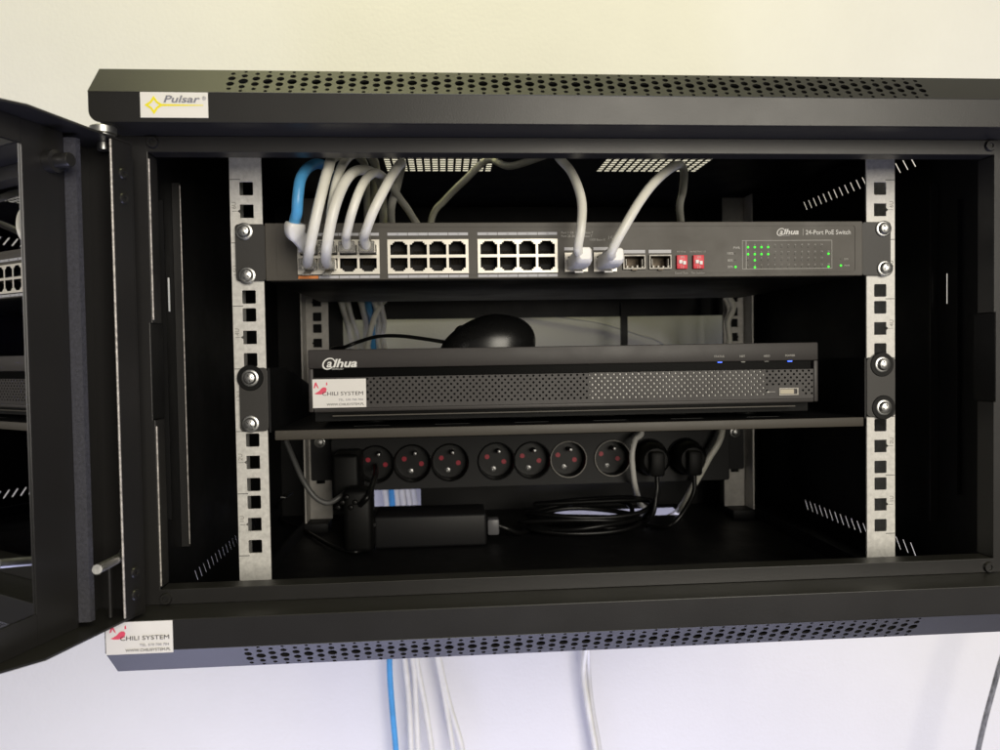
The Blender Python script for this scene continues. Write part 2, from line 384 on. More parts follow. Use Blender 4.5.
for s in (-1, 1):
    rail(s); rail(s, True)
    for z0, z1 in ((-.0478, -.0375),):
        box('rail_foot', *sorted((s * .222, s * .250)), .268, .295, z0, z1, M_in, cabn, .001)
    for z0, z1 in ((-.0472, -.0350),):
        box('rail_beam', *sorted((s * .2470, s * .2500)), .001, .330, z0, z1, M_in, cabn)

# ---- door, opened 104 degrees about its left hinge
TH = R_(17.5); OD = Vector((-.3104, -.0833, 0)); DD = Vector((-math.sin(TH), -math.cos(TH), 0)); DN = Vector((math.cos(TH), -math.sin(TH), 0))
def DP(u_, w_, z_): return OD + DD * u_ + DN * w_ + Vector((0, 0, z_))
def dpris(bm, prof, z0, z1): prism_bm(bm, [DP(a_, b_, z0) for a_, b_ in prof], (0, 0, z1 - z0))
DZ0, DZ1 = -.0122, .2705; DW = 0.574
bm = bmesh.new(); dpris(bm, [(-.0145, -.0045), (-.0145, .0280), (-.0133, .0280), (-.0133, -.0020), (.0468, -.0020), (.0468, -.0045)], DZ0, DZ1)
door = build('door', bm, M_blk, cabn); door['label'] = 'open cabinet door with black steel rim and smoked glass'
bm = bmesh.new(); dpris(bm, [(-.0131, .0265), (-.0131, .0280), (.0020, .0280), (.0020, .0265)], DZ0 + .0015, DZ1 - .0015); build('hinge_flange', bm, M_blk, door)
tube('edge_highlight', [DP(.0024, .0273, DZ0 + .002), DP(.0024, .0273, DZ1 - .002)], .0007, M_edge, door, 8, 1)  # painted bright line where the flange edge catches light
bm = bmesh.new(); dpris(bm, [(.0188, .0103), (.0165, .0162), (.0130, .0162), (.0120, .0103)], DZ0 + .004, DZ1 - .004); build('foam_gasket', bm, M_foam, door)
bm = bmesh.new(); dpris(bm, [(-.003, -.0018), (.0190, .0088), (.0190, .0102), (.0470, .0102), (.0470, -.0018)], DZ0 + .0014, DZ1 - .0014); build('frame_stile', bm, M_blk, door)
bm = bmesh.new(); dpris(bm, [(DW - .05, -.0045), (DW - .05, .0102), (DW - .015, .0102), (DW - .002, .0180), (DW, .0180), (DW, -.0045)], DZ0 + .0014, DZ1 - .0014); build('frame_stile', bm, M_blk, door)
GZ0, GZ1 = .0060, .2560
for z0, z1 in ((DZ0 + .0014, GZ0), (GZ1, DZ1 - .0014)):
    bm = bmesh.new(); dpris(bm, [(.0472, -.0045), (.0472, .0102), (DW - .0502, .0102), (DW - .0502, -.0045)], z0, z1); build('frame_rail', bm, M_blk, door)
for z0, z1 in ((DZ0, DZ0 + .0012), (DZ1 - .0012, DZ1)):   # top and bottom walls of the pan
    bm = bmesh.new(); dpris(bm, [(-.0131, -.0044), (-.0131, .0278), (.060, .0278), (.082, .0170), (DW - .002, .0170), (DW - .002, -.0044)], z0, z1); build('rim_wall', bm, M_blk, door)
bm = bmesh.new(); dpris(bm, [(.0473, .0050), (.0473, .0090), (DW - .0503, .0090), (DW - .0503, .0050)], GZ0 + .0003, GZ1 - .0003); build('glass_pane', bm, M_glass, door)
for z in (.2505, .2360, .0145, .0010):
    bm = bmesh.new(); lathe(bm, [(0, .0006), (.0012, .0006), (.0014, .0013), (.0030, .0010), (.0034, 0)], frame(DP(-.0062, .02805, z), DN), 14); build('hinge_screw', bm, M_blk, door, True)
bm = bmesh.new(); lathe(bm, [(0, .014), (.0036, .014), (.0040, .0134), (.0040, .0055), (.0062, .0050), (.0062, .0)], frame(DP(.0290, .0103, .2505), DN), 18); build('door_stud', bm, M_blk, door, True)
pc = PX(103, 130, y=-.082)
bm = bmesh.new(); lathe(bm, [(0, .0040), (.0068, .0035), (.0074, .0030), (.0074, -.0005), (.0068, -.0010), (.0062, -.0012), (.0062, -.0030), (.0035, -.0032), (.0035, -.010), (0, -.010)], Matrix.Translation((pc.x, pc.y, .2752)), 22); build('hinge_pin', bm, M_scr, door, True)
p0 = DP(.0040, .0240, .0225); p1 = PX(97, 569.5, y=-.132)
tube('hinge_rod', [DP(-.012, .016, .025), p0 * .5 + DP(-.012, .016, .025) * .5, p1], .0026, M_scr, door, 14, 3)
tube('hinge_spring', [DP(.003, .018, .022), DP(.003, .018, .010), DP(.003, .018, -.010)], .0013, M_blk, door, 8, 2)

# ---- stickers
def sticker(parent, name, x0, x1, z0, z1, y, kind, lab):
    st = box(name, x0, x1, y - .00022, y - .00004, z0, z1, M_stick, parent); st['label'] = lab
    w, h = x1 - x0, z1 - z0
    def at(u_, v_): return FR(x0 + u_ * w, y - .00024, z0 + v_ * h)
    if kind == 'pulsar':
        text('lettering', 'Pulsar', h * .39, at(.345, .60), M_gry, st, .25, .00010, width=w * .54)
        text('lettering', '®', h * .20, at(.915, .70), M_gry, st)
        rr = h * .34; cx, cz = x0 + .20 * w, z0 + .49 * h
        def star(k):
            o = []
            for i in range(8):
                ang = math.pi / 4 * i; rad = rr * k * (1.0 if i % 2 == 0 else .56); o.append((rad * math.cos(ang), rad * math.sin(ang)))
            return o
        plate('star_emblem', star(1.08), [star(.62)], .0001, FR(cx, y - .00024, cz), M_yel, st)
        plate('yellow_rule', [(rr * .95, .0006), (w * .73, .0002), (w * .73, -.0002), (rr * .95, -.0006)], [], .0001, FR(cx, y - .00026, cz), M_yel, st)
    else:
        text('lettering', 'CHILI SYSTEM', h * .185, at(.215, .43), M_ink, st, 0, 0.0, width=w * .73)
        text('lettering', 'TEL. 570 700 704', h * .105, at(.50, .235), M_gry, st, 0, 0.0, width=w * .44)
        text('lettering', 'WWW.CHILISYSTEM.PL', h * .115, at(.29, .075), M_ink, st, 0, 0.0, width=w * .67)
        body = [(.07, .50), (.12, .475), (.19, .47), (.25, .50), (.285, .57), (.295, .66), (.275, .715), (.235, .72), (.20, .68), (.165, .60), (.12, .545)]
        plate('chili_emblem', [(a_ * w, b_ * h) for a_, b_ in body], [], .0001, FR(x0, y - .00026, z0), M_pink, st)
        plate('chili_emblem', [(a_ * w, b_ * h) for a_, b_ in [(.06, .68), (.085, .70), (.105, .80), (.125, .72), (.155, .66), (.14, .76), (.11, .90), (.085, .88)]], [], .0001, FR(x0, y - .00026, z0), M_pink, st)
        plate('chili_emblem', [(a_ * w, b_ * h) for a_, b_ in [(.285, .78), (.31, .80), (.305, .90), (.285, .87)]], [], .0001, FR(x0, y - .00026, z0), M_pink, st)
    return st
a = PX(140, 92, y=YF); b = PX(208.5, 118, y=YF)
sticker(cabn, 'maker_sticker', a.x, b.x, b.z, a.z, YF, 'pulsar', 'white maker sticker with yellow star and grey lettering')
a = PX(103.5, 622, y=YF); b = PX(173.5, 655, y=YF)
sticker(cabn, 'installer_sticker', -.2988, b.x, -.0338, -.0145, YF, 'chili', 'white installer sticker with a red chili on the bottom hood')

# ------------------------------------------------------------------ shared: rack screw
def rack_screw(parent, x, z, y, rot=0.0, washer=False):
    bm = bmesh.new()
    lathe(bm, [(.0060, 0), (.0060, .0007), (.0056, .0010), (.0046, .0011), (.0044, .0022), (.0036, .0036), (.0022, .0042), (.0006, .0044), (0, .0044)], FR(x, y, z), 22)
    s = build('screw', bm, M_scr, parent, True)
    bm = bmesh.new(); c_, s_ = math.cos(rot), math.sin(rot)
    for a_ in (0, math.pi / 2):
        pts = []
        for px_, py_ in ((-.0027, -.00045), (.0027, -.00045), (.0027, .00045), (-.0027, .00045)):
            X = px_ * math.cos(a_ + rot) - py_ * math.sin(a_ + rot); Z = px_ * math.sin(a_ + rot) + py_ * math.cos(a_ + rot)
            pts.append((x + X, y - .0034 - (.0001 if a_ else 0), z + Z))
        prism_bm(bm, pts, (0, -.00085, 0))
    build('cross_recess', bm, M_slot, parent)
    if washer:
        bm = bmesh.new(); lathe(bm, [(.0045, .0004), (.0088, .0004), (.0092, -.0001), (.0092, -.0010)], FR(x, y, z), 24); build('washer', bm, M_rub, parent, True)

# ------------------------------------------------------------------ network switch
SX0, SX1, SZ0, SZ1, SY = -.2195, .2165, .1950, .2354, -.0040
sw = thing('network_switch', 'dark grey rack network switch with three blocks of ports and green lights', 'network switch', (0, 0.1, SZ0))
box('chassis', SX0 + .001, SX1 - .001, .0125, .225, SZ0 + .0004, SZ1 - .0004, M_in, sw, .0008)
def px_x(px, row=252): return PX(px, row, y=SY).x
GZ_0, GZ_1 = .1991, .2234
groups = ((297.5, 379.5), (387.5, 468.5), (477.5, 557.5)); ups = ((564.5, 587.5), (593.5, 616.5)); sfps = ((622.5, 645), (648.5, 671))
sz0, sz1 = PX(633, 269.5, y=SY).z, PX(633, 255, y=SY).z
cut = [rect(px_x(a_) + .0006, px_x(b_) - .0006, GZ_0 + .0006, GZ_1 - .0006) for a_, b_ in groups] + [rect(px_x(a_) + .0006, px_x(b_) - .0006, .2001, .2127) for a_, b_ in ups] + [rect(px_x(a_) + .0010, px_x(b_) - .0010, sz0 + .0010, sz1 - .0010) for a_, b_ in sfps]
fp = plate('faceplate', rrect(SX0, SX1, SZ0, SZ1, .0006, 2), cut, .0040, FR(0, .0, 0), M_sw, sw, .0005)
for zz in (SZ0 + .0005, SZ1 - .0013): box('chassis_lip', SX0 + .001, SX1 - .001, .0002, .0124, zz, zz + .0008, M_sw, sw)
# raised inner panel line
a = PX(272, 229, y=SY)
plate('panel_rim', rrect(SX0 + .0075, SX1 - .0055, SZ0 + .0030, SZ1 - .0028, .002), [rrect(SX0 + .0080, SX1 - .0060, SZ0 + .0035, SZ1 - .0033, .0018)], .0003, FR(0, SY - .00005, 0), M_sw, fp)
YP = SY
for s in (-1, 1):
    xo, xi = (-.2403, SX0 - .0003) if s < 0 else (SX1 + .0003, .2392)
    out_ = rrect(*sorted((xo, xi)), SZ0 + .0002, SZ1 - .0004, .0022)
    e = plate('rack_ear', out_, [], .0022, FR(0, -.0004, 0), M_ear, sw, .0003)
    cx = s * .2318
    rack_screw(e, PX(244, 231, y=-.003).x if s < 0 else PX(883.5, 228.5, y=-.003).x, .2298, -.0028, .5 if s < 0 else .8)
    rack_screw(e, PX(247, 275, y=-.003).x if s < 0 else PX(885, 269.5, y=-.003).x, .1990 if s < 0 else .2003, -.0028, 1.1 if s < 0 else .2)
# RJ45 blocks
def rj(flip):
    w, h = .0060, .0047
    pts = [(-w, -h), (w, -h), (w, h - .0022), (w - .0016, h - .0022), (w - .0016, h - .0010), (w - .0028, h - .0010), (w - .0028, h), (-w + .0028, h), (-w + .0028, h - .0010), (-w + .0016, h - .0010), (-w + .0016, h - .0022), (-w, h - .0022)]
    return [(a_, -b_) for a_, b_ in pts][::-1] if flip else pts
def port_mesh(flip):
    bm = bmesh.new(); pts = rj(flip); n = len(pts); dep = .0110
    a_ = [bm.verts.new((p[0], .0001, p[1])) for p in pts]; b_ = [bm.verts.new((p[0], dep, p[1])) for p in pts]
    for i in range(n): bm.faces.new((a_[i], a_[(i + 1) % n], b_[(i + 1) % n], b_[i]))
    bm.faces.new(b_)
    s = 1 if flip else -1    # contacts opposite the latch
    me = bpy.data.meshes.new('port')
    ng = len(bm.faces)
    for k in range(8):
        x = -.0036 + k * .00103
        z0 = s * .0038; z1 = s * .0008
        vs = [bm.verts.new(c_) for c_ in ((x - .0002, .002, z0), (x + .0002, .002, z0), (x + .0002, .0095, z1), (x - .0002, .0095, z1))]
        bm.faces.new(vs)
    bm.to_mesh(me); bm.free(); me.materials.append(M_port); me.materials.append(M_gold)
    for i, p in enumerate(me.polygons): p.material_index = 1 if i >= ng else 0
    return me
PU, PL = port_mesh(False), port_mesh(True)
ZU, ZL = .2172, .2056
PORTX = []
for gi, (g0, g1) in enumerate(groups):
    x0, x1 = px_x(g0), px_x(g1); w = (x1 - x0); cs = [x0 + .0012 + (w - .0024) * (k + .5) / 4 for k in range(4)]; PORTX.append(cs)
    hs = [[(c_ + p[0], ZU + p[1]) for p in rj(False)] for c_ in cs] + [[(c_ + p[0], ZL + p[1]) for p in rj(True)] for c_ in cs]
    blk = plate('port_block', rect(x0, x1, GZ_0, GZ_1), hs, .0009, FR(0, SY - .0002, 0), M_cream, sw, .0001)
    for c_ in cs:
        for me, z in ((PU, ZU), (PL, ZL)):
            mobj('port', me, None, blk, (c_, SY - .0010, z))
    for k in range(4):
        q0, q1 = x0 + w * k / 4, x0 + w * (k + 1) / 4
        for zz, up in ((.2262, 1), (.1962, 0)):
            mm = M_orange if (gi == 0 and k == 0 and not up) else M_strip
            sp = box('number_strip', q0 + .0002, q1 - .0002, SY - .0004, SY - .0001, zz, zz + .0020, mm, sw)
            num = gi * 8 + k * 2 + (2 if up else 1)
            text('numeral', str(num), .0017, FR((q0 + q1) / 2, SY - .00042, zz + .0004), M_gry, sp, align='CENTER')
# holes need depth: the faceplate is thin, so cut a dark bay behind each block (recess lining)
# uplink RJ45s, SFP cages, DIP switches
UPX = []
for g0, g1 in ((564.5, 587.5), (593.5, 616.5)):
    x0, x1 = px_x(g0), px_x(g1); c_ = (x0 + x1) / 2; UPX.append(c_)
    blk = plate('uplink_port', rect(x0, x1, .1995, .2133), [[(c_ + p[0], .2058 + p[1]) for p in rj(True)]], .0009, FR(0, SY - .0002, 0), M_cream, sw, .0001)
    mobj('port', PL, None, blk, (c_, SY - .0010, .2058))
    box('number_strip', x0 - .0002, x1 + .0002, SY - .0004, SY - .0001, .2150, .2172, M_strip, sw)
for g0, g1, nm in ((622.5, 645, '27'), (648.5, 671, '28')):
    x0, x1 = px_x(g0), px_x(g1); z0, z1 = PX(633, 269.5, y=SY).z, PX(633, 255, y=SY).z
    cg = plate('sfp_cage', rect(x0, x1, z0, z1), [rect(x0 + .0011, x1 - .0011, z0 + .0011, z1 - .0011)], .0016, FR(0, SY - .0002, 0), M_sfp, sw, .0002)
    bm = bmesh.new(); X0, X1, Z0, Z1 = x0 + .0011, x1 - .0011, z0 + .0011, z1 - .0011
    v0 = [bm.verts.new((x_, SY - .0003, z_)) for x_, z_ in ((X0, Z0), (X1, Z0), (X1, Z1), (X0, Z1))]; v1 = [bm.verts.new((x_, SY + .011, z_)) for x_, z_ in ((X0, Z0), (X1, Z0), (X1, Z1), (X0, Z1))]
    for i in range(4): bm.faces.new((v0[i], v0[(i + 1) % 4], v1[(i + 1) % 4], v1[i]))
    bm.faces.new(v1); build('cage_well', bm, M_well, cg)
    for fx in (.2, .42, .64, .86):
        box('cage_spring', x0 + fx * (x1 - x0) - .0006, x0 + fx * (x1 - x0) + .0006, SY - .0010, SY + .004, z0 + .0012, z0 + .0022 + random.random() * .001, M_sfp, cg)
    for fx in (.0022, x1 - x0 - .0026):
        box('cage_spring', x0 + fx, x0 + fx + .0004, SY - .0010, SY + .004, z0 + .003, z1 - .003, M_sfp, cg)
    box('cage_latch', (x0 + x1) / 2 - .0018, (x0 + x1) / 2 + .0018, SY - .0026, SY - .0002, z0 - .0008, z0 - .0001, M_well, cg)
    box('number_strip', x0, x1, SY - .0004, SY - .0001, z1 + .0012, z1 + .0036, M_strip, sw)
for g0, g1, t1 in ((676, 686.5, 'PD Alive'), (692.5, 703, 'Hi-PoE Port 1-2')):
    x0, x1 = px_x(g0), px_x(g1); z0, z1 = PX(684, 269, y=SY).z, PX(684, 255.5, y=SY).z
    dp = box('dip_switch', x0, x1, SY - .0022, SY - .0001, z0, z1, M_red, sw, .0002)
    for fx, zz in ((.32, .50), (.68, .42)):
        cx = x0 + fx * (x1 - x0); box('dip_slider', cx - .0011, cx + .0011, SY - .0032, SY - .0023, z0 + (z1 - z0) * zz - .0011, z0 + (z1 - z0) * zz + .0013, M_wht, dp)
    text('numeral', '1 2', .0020, FR((x0 + x1) / 2, SY - .00225, z0 + .0004), M_print, dp, align='CENTER')
    text('numeral', 'ON', .0018, FR((x0 + x1) / 2, SY - .00225, z1 - .0020), M_print, dp, align='CENTER')
    text('lettering', t1, .0018, FR((x0 + x1) / 2, SY - .0001, z1 + .0022), M_pdim, fp, align='CENTER')
    text('lettering', 'Extend Mode' if t1[0] == 'P' else 'Port Isolation', .0018, FR((x0 + x1) / 2, SY - .0001, z0 - .0034), M_print, fp, align='CENTER')
a = PX(561, 236, y=SY)
for s_, dx, dz in (('Port 1-24: 10/100 Base-T', 0, .0016), ('Port 25-26: 1000 Base-T', 0, -.0009), ('1000 Base-X', .0205, -.0036)):
    text('lettering', s_, .0023, FR(a.x + dx, SY - .0001, a.z + dz), M_pdim, fp)
text('lettering', '} Combo', .0026, FR(a.x + .0345, SY - .0001, a.z - .0020), M_pdim, fp)
# maker logo
def logo(parent, x, z, y, h, material):
    """ring-swirl a followed by lhua, h = cap height"""
    R1 = h * .62; t = h * .085; pts_o, pts_i = [], []
    for k in range(29):
        a_ = R_(20 + 310 * k / 28); tt = t * (.5 + .5 * math.sin(math.pi * k / 28))
        sx = .27
        for lst, rad in ((pts_o, R1 + tt), (pts_i, R1 - tt)):
            X, Z = rad * 1.05 * math.cos(a_), rad * math.sin(a_); lst.append((X + sx * Z, Z))
    plate('logo_ring', pts_o + pts_i[::-1], [], .00008, FR(x + R1, y - .00006, z + h * .42), material, parent)
    text('lettering', 'a', h * 1.35, FR(x + R1 * .52, y - .00006, z + h * .02), material, parent, .27, h * .03)
    text('lettering', 'lhua', h * 1.32, FR(x + R1 * 1.75, y - .00006, z + h * .02), material, parent, .27, h * .035, width=h * 2.75)
    text('lettering', 'TECHNOLOGY', h * .22, FR(x + R1 * 1.5, y - .00006, z - h * .28), material, parent, .2, 0, width=h * 1.35)
a = PX(777.5, 234.5, y=SY); logo(fp, a.x, a.z, SY, .0042, M_print)
a = PX(805.5, 234.5, y=SY)
text('lettering', '24-Port PoE Switch', .0047, FR(a.x, SY - .0001, a.z), M_print, fp, 0, .00004, width=PX(850.5, 234, y=SY).x - a.x)
box('logo_rule', a.x - .0021, a.x - .0018, SY - .00016, SY - .00004, a.z - .0008, a.z + .0042, M_pdim, fp)
# LED table
a = PX(742, 240.5, y=SY); b = PX(832, 268.5, y=SY)
x0, x1, z0, z1 = a.x, b.x, b.z, a.z
plate('led_table', rect(x0, x1, z0, z1), [rect(x0 + .0003, x0 + .0028, z0 + .0003, z1 - .0003), rect(x0 + .0032, x1 - .0003, z0 + .0003, z1 - .0003)], .0001, FR(0, SY - .0001, 0), M_pdim, fp)
lx = [PX(748 + k * 6.7, 254, y=SY).x for k in range(13)]
lz = [PX(790, rr, y=SY).z for rr in (247, 254, 260, 267)]
lit = {(0, 0), (1, 0), (2, 0), (3, 0), (0, 1), (1, 1), (2, 1), (3, 1), (1, 2), (1, 3), (12, 1), (12, 3)}
def led_mesh():
    bm = bmesh.new(); lathe(bm, [(.0009, 0), (.0008, .0003), (.0005, .0005), (0, .0006)], FR(0, 0, 0), 10); me = bpy.data.meshes.new('led'); bm.to_mesh(me); bm.free(); smooth(me, 80); return me
LG, LO = led_mesh(), led_mesh(); LG.materials.append(M_green); LO.materials.append(M_gdim)
LO.transform(Matrix.Diagonal((.5, 1, .5, 1)))
for i in range(13):
    for j in range(4):
        if i == 12 and j in (0, 2): continue
        mobj('led', LG if (i, j) in lit else LO, None, sw, (lx[i], SY - .0001, lz[j]))
        n = (i + 1) * 2 - (0 if j < 2 else 1)
        if i < 12: text('numeral', str(n), .0016, FR(lx[i], SY - .0001, lz[j] + .0012), M_pdim, fp, align='CENTER')
text('numeral', '26', .0016, FR(lx[12], SY - .0001, lz[1] + .0014), M_pdim, fp, align='CENTER'); text('numeral', '25', .0016, FR(lx[12], SY - .0001, lz[3] + .0014), M_pdim, fp, align='CENTER')
for s_, px_, py_ in (('PWR', 733, 249), ('100%', 726.5, 254.5), ('80%', 727.5, 261.5), ('50%', 727.5, 268)):
    q = PX(px_, py_, y=SY); text('lettering', s_, .0024, FR(q.x, SY - .0001, q.z), M_pdim, fp, 0, .00004)
for px_, py_, on in ((735.5, 253.5, 0), (735.5, 260, 0), (735.5, 267, 1), (840.8, 265.5, 1), (841, 259, 0)):
    q = PX(px_, py_, y=SY); mobj('led', LG if on else LO, None, sw, (q.x, SY - .0001, q.z))
for s_, px_, py_ in (('SYS', 844, 260), ('PWR', 844, 266.5)):
    q = PX(px_, py_, y=SY); text('lettering', s_, .0020, FR(q.x, SY - .0001, q.z), M_pdim, fp)

# ------------------------------------------------------------------ shelf
sh = thing('rack_shelf', 'black steel cantilever shelf carrying the video recorder', 'shelf', (0, .1, .082))
a = PX(276, 431, y=-.004)
ST = .0893
slots = [rrect(x_ - .014, x_ + .014, y_ - .002, y_ + .002, .0019) for x_ in (-.15, -.09, -.03, .03, .09, .15) for y_ in (.02, .06, .10, .14, .18)]
plate('tray', rect(-.2165, .2175, -.0015, .250), slots, .0012, Matrix.Translation((0, 0, ST - .0014)), M_in, sh)
bm = bmesh.new(); bx(bm, -.2160, .2172, -.0040, -.0017, .0824, ST, .0007, 2); build('front_lip', bm, M_sw, sh, True)
for s in (-1, 1):
    xo, xi = (-.2402, -.2205) if s < 0 else (.2205, .2428)
    e = plate('rack_ear', rrect(*sorted((xo, xi)), .0890, .1340, .0030), [], .0020, FR(0, -.0004, 0), M_ear, sh, .0003)
    bm = bmesh.new()
    xs = sorted((s * .2188, s * .2203)); prism_bm(bm, [(xs[0], -.0022, .0880), (xs[0], -.0022, .1336), (xs[0], .05, .1336), (xs[0], .25, .100), (xs[0], .25, .0880)], (xs[1] - xs[0], 0, 0))
    build('side_bracket', bm, M_in, sh)
    for rows in ((378.5, 424.5), (364.5, 407.5)):
        pass
    if s < 0:
        rack_screw(e, PX(250, 378.5, y=-.003).x, PX(250, 378, y=-.003).z, -.0026, .3, True); rack_screw(e, PX(250.5, 424.5, y=-.003).x, PX(250, 424, y=-.003).z, -.0026, .9)
    else:
        rack_screw(e, PX(882.5, 364.5, y=-.003).x, PX(882, 364.5, y=-.003).z, -.0026, .5, True); rack_screw(e, PX(884, 407.5, y=-.003).x, PX(884, 407.5, y=-.003).z, -.0026, .1, True)

# ------------------------------------------------------------------ video recorder
VX0, VX1, VZ0, VZ1, VY = -.1925, .1840, .1012, .1460, .0
dv = thing('video_recorder', 'black video recorder with perforated front grille and blue lights on the shelf', 'video recorder', (0, .12, ST))
box('chassis', VX0 + .002, VX1 - .002, .012, .236, .0935, VZ1 - .0012, M_chas, dv, .0008)
bm = bmesh.new(); bx(bm, VX0, VX1, VY, VY + .012, .1325, VZ1, .0009, 2); fas = build('fascia', bm, M_dvr, dv, True)
box('gloss_band', VX0 + .0012, VX1 - .0012, VY + .0030, VY + .0118, .1262, .1324, M_gloss, dv)
for s in (0, 1):
    xa = VX0 if s == 0 else VX1 - .0034
    box('end_cap', xa, xa + .0034, VY + .0001, VY + .0118, VZ0 + .0002, .1324, M_dvr, dv, .0008)
box('bottom_rail', VX0 + .0036, VX1 - .0036, VY + .0002, VY + .0118, VZ0, .1040, M_dvr, dv, .0005)
box('bottom_lip', VX0 + .016, VX1 - .016, VY + .0040, VY + .0118, .0978, .0986, M_sw, dv)  # lighter coat than the fascia paints the lit line along this lip
# perforated grille: staggered holes in a checker of small cells
GX0, GX1, GZa, GZb = VX0 + .0036, VX1 - .0036, .1041, .1260
ncx = 160; ncz = 9; cw = (GX1 - GX0) / ncx; ch = (GZb - GZa) / ncz
ux0, ux1 = PX(768, 392, y=VY).x, PX(801, 392, y=VY).x
bm = bmesh.new(); cache = {}
def gv(x, y, z):
    k = (round(x * 1e6), round(y * 1e6), round(z * 1e6))
    if k not in cache: cache[k] = bm.verts.new((x, y, z))
    return cache[k]
yg = VY + .0006
for i in range(ncx):
    for j in range(ncz):
        xa, za = GX0 + i * cw, GZa + j * ch; xb, zb = xa + cw, za + ch; xm, zm = (xa + xb) / 2, (za + zb) / 2
        solid = (i + j) % 2 == 1 or j == 0 or j == ncz - 1 and False
        if ux0 < xm < ux1 and j < 4: solid = True
        if solid:
            bm.faces.new((gv(xa, yg, za), gv(xb, yg, za), gv(xb, yg, zb), gv(xa, yg, zb)))
        else:
            rr = .00088
            ring = [gv(xm + rr * math.cos(R_(22.5 + 45 * k)), yg, zm + rr * math.sin(R_(22.5 + 45 * k))) for k in range(8)]
            back = [gv(xm + rr * math.cos(R_(22.5 + 45 * k)), yg + .0012, zm + rr * math.sin(R_(22.5 + 45 * k))) for k in range(8)]
            c_ = [gv(xb, yg, zb), gv(xa, yg, zb), gv(xa, yg, za), gv(xb, yg, za)]
            # ring 0..7 at 22.5,67.5,112.5...; corners at 45,135,225,315
            for q in range(4):
                r0, r1, r2 = ring[2 * q], ring[2 * q + 1], ring[(2 * q + 2) % 8]
                bm.faces.new((c_[q], r1, r0)); bm.faces.new((c_[q], c_[(q + 1) % 4], r2, r1))
            for k in range(8): bm.faces.new((ring[k], ring[(k + 1) % 8], back[(k + 1) % 8], back[k]))
me = bpy.data.meshes.new('grille'); bm.to_mesh(me); bm.free(); mobj('grille', me, M_dvr, dv)
# metal carrier behind the grille (bright) and drive bays (dark)
xs0, xs1 = PX(590, 385, y=VY).x, PX(766, 385, y=VY).x
box('backing_sheet', GX0, xs0 - .0003, VY + .0095, VY + .0105, GZa, GZb, M_hole, dv)
box('backing_sheet', xs0, xs1, VY + .0019, VY + .0029, GZa, GZb, M_zinc, dv)
box('backing_sheet', xs1 + .0003, GX1, VY + .0095, VY + .0105, GZa, GZb, M_hole, dv)
# usb port
a = PX(779, 388, y=VY); b = PX(798.5, 395, y=VY)
ub = plate('usb_port', rect(a.x, b.x, b.z, a.z), [rect(a.x + .0010, b.x - .0012, b.z + .0009, a.z - .0009)], .0012, FR(0, VY + .0010, 0), M_sfp, dv, .0001)
box('usb_tongue', a.x + .0011, b.x - .0036, VY - .0001, VY + .0008, b.z + .0012, a.z - .0011, M_usb, ub)
q = PX(767, 392, y=VY)
tube('usb_symbol', [(q.x, VY + .0005, q.z), (q.x + .0065, VY + .0005, q.z)], .00022, M_pdim, dv, 6, 1)
bm = bmesh.new(); lathe(bm, [(.0007, 0), (.0007, .0002), (0, .0002)], FR(q.x + .001, VY + .0005, q.z), 8); build('usb_symbol', bm, M_pdim, dv)
a = PX(323.5, 367.5, y=VY); logo(fas, a.x, a.z, VY, .0062, M_wht)
for px_, py_, on in ((720, 361.8, 1), (743, 361.5, 0), (766.5, 360.8, 0), (790, 360.8, 1)):
    q = PX(px_, py_, y=VY + .002)
    box('status_led', q.x - .0016, q.x + .0016, VY + .0018, VY + .0029, q.z - .0006, q.z + .0006, M_blue if on else M_gdim, dv)
for s_, px_, py_ in (('STATUS', 714, 357.5), ('NET', 739.5, 357.3), ('HDD', 763.5, 357), ('POWER', 785, 356.5)):
    q = PX(px_, py_, y=VY); text('lettering', s_, .0022, FR(q.x, VY - .0001, q.z), M_pdim, fas)
a = PX(310, 379.5, y=VY + .0005); b = PX(366.5, 407, y=VY + .0005)
sticker(dv, 'installer_sticker', a.x, b.x, b.z, a.z, VY + .0004, 'chili', 'white installer sticker with a red chili on the recorder')
for x_ in (-.150, .145):
    for y_ in (.045, .210):
        bm = bmesh.new(); lathe(bm, [(0, 0), (.0085, 0), (.0095, .0008), (.0100, .0041), (0, .0041)], Matrix.Translation((x_, y_, ST + .0001)), 20); build('rubber_foot', bm, M_rub, dv, True)

# ------------------------------------------------------------------ computer mouse on the recorder
cx = (PX(440, 345, y=.11).x + PX(535, 345, y=.11).x) / 2; hl = (PX(535, 345, y=.11).x - PX(440, 345, y=.11).x) / 2
ms = thing('computer_mouse', 'black computer mouse lying on top of the video recorder', 'mouse', (cx, .11, VZ1))
bm = bmesh.new(); NU, NV = 28, 12; grid = []
for j in range(NV + 1):
    ph = math.pi / 2 * j / NV; row = []
    for i in range(NU):
        th = 2 * math.pi * i / NU
        ct, st_ = math.cos(th), math.sin(th)
        ex = math.copysign(abs(ct) ** .85, ct) * math.cos(ph) ** .8; ey = math.copysign(abs(st_) ** .85, st_) * math.cos(ph) ** .8
        x = ex * hl; y = ey * .030 * (1 - .12 * ex * ex)
        hump = .0305 * (1 - .30 * max(0, -ex) ** 1.4 - .05 * max(0, ex))
        z = hump * math.sin(ph) ** .9
        row.append(bm.verts.new((cx + x + .006 * math.sin(ph), .11 + y, VZ1 - .0008 + z)))
    grid.append(row)
for a_, b_ in zip(grid, grid[1:-1]):
    for i in range(NU): bm.faces.new((a_[i], a_[(i + 1) % NU], b_[(i + 1) % NU], b_[i]))
tip = bm.verts.new((cx + .006, .11, VZ1 + .0297))
for i in range(NU): bm.faces.new((grid[-2][i], grid[-2][(i + 1) % NU], tip))
bm.faces.new(grid[0][::-1]); build('shell', bm, M_mouse, ms, True, ang=70)
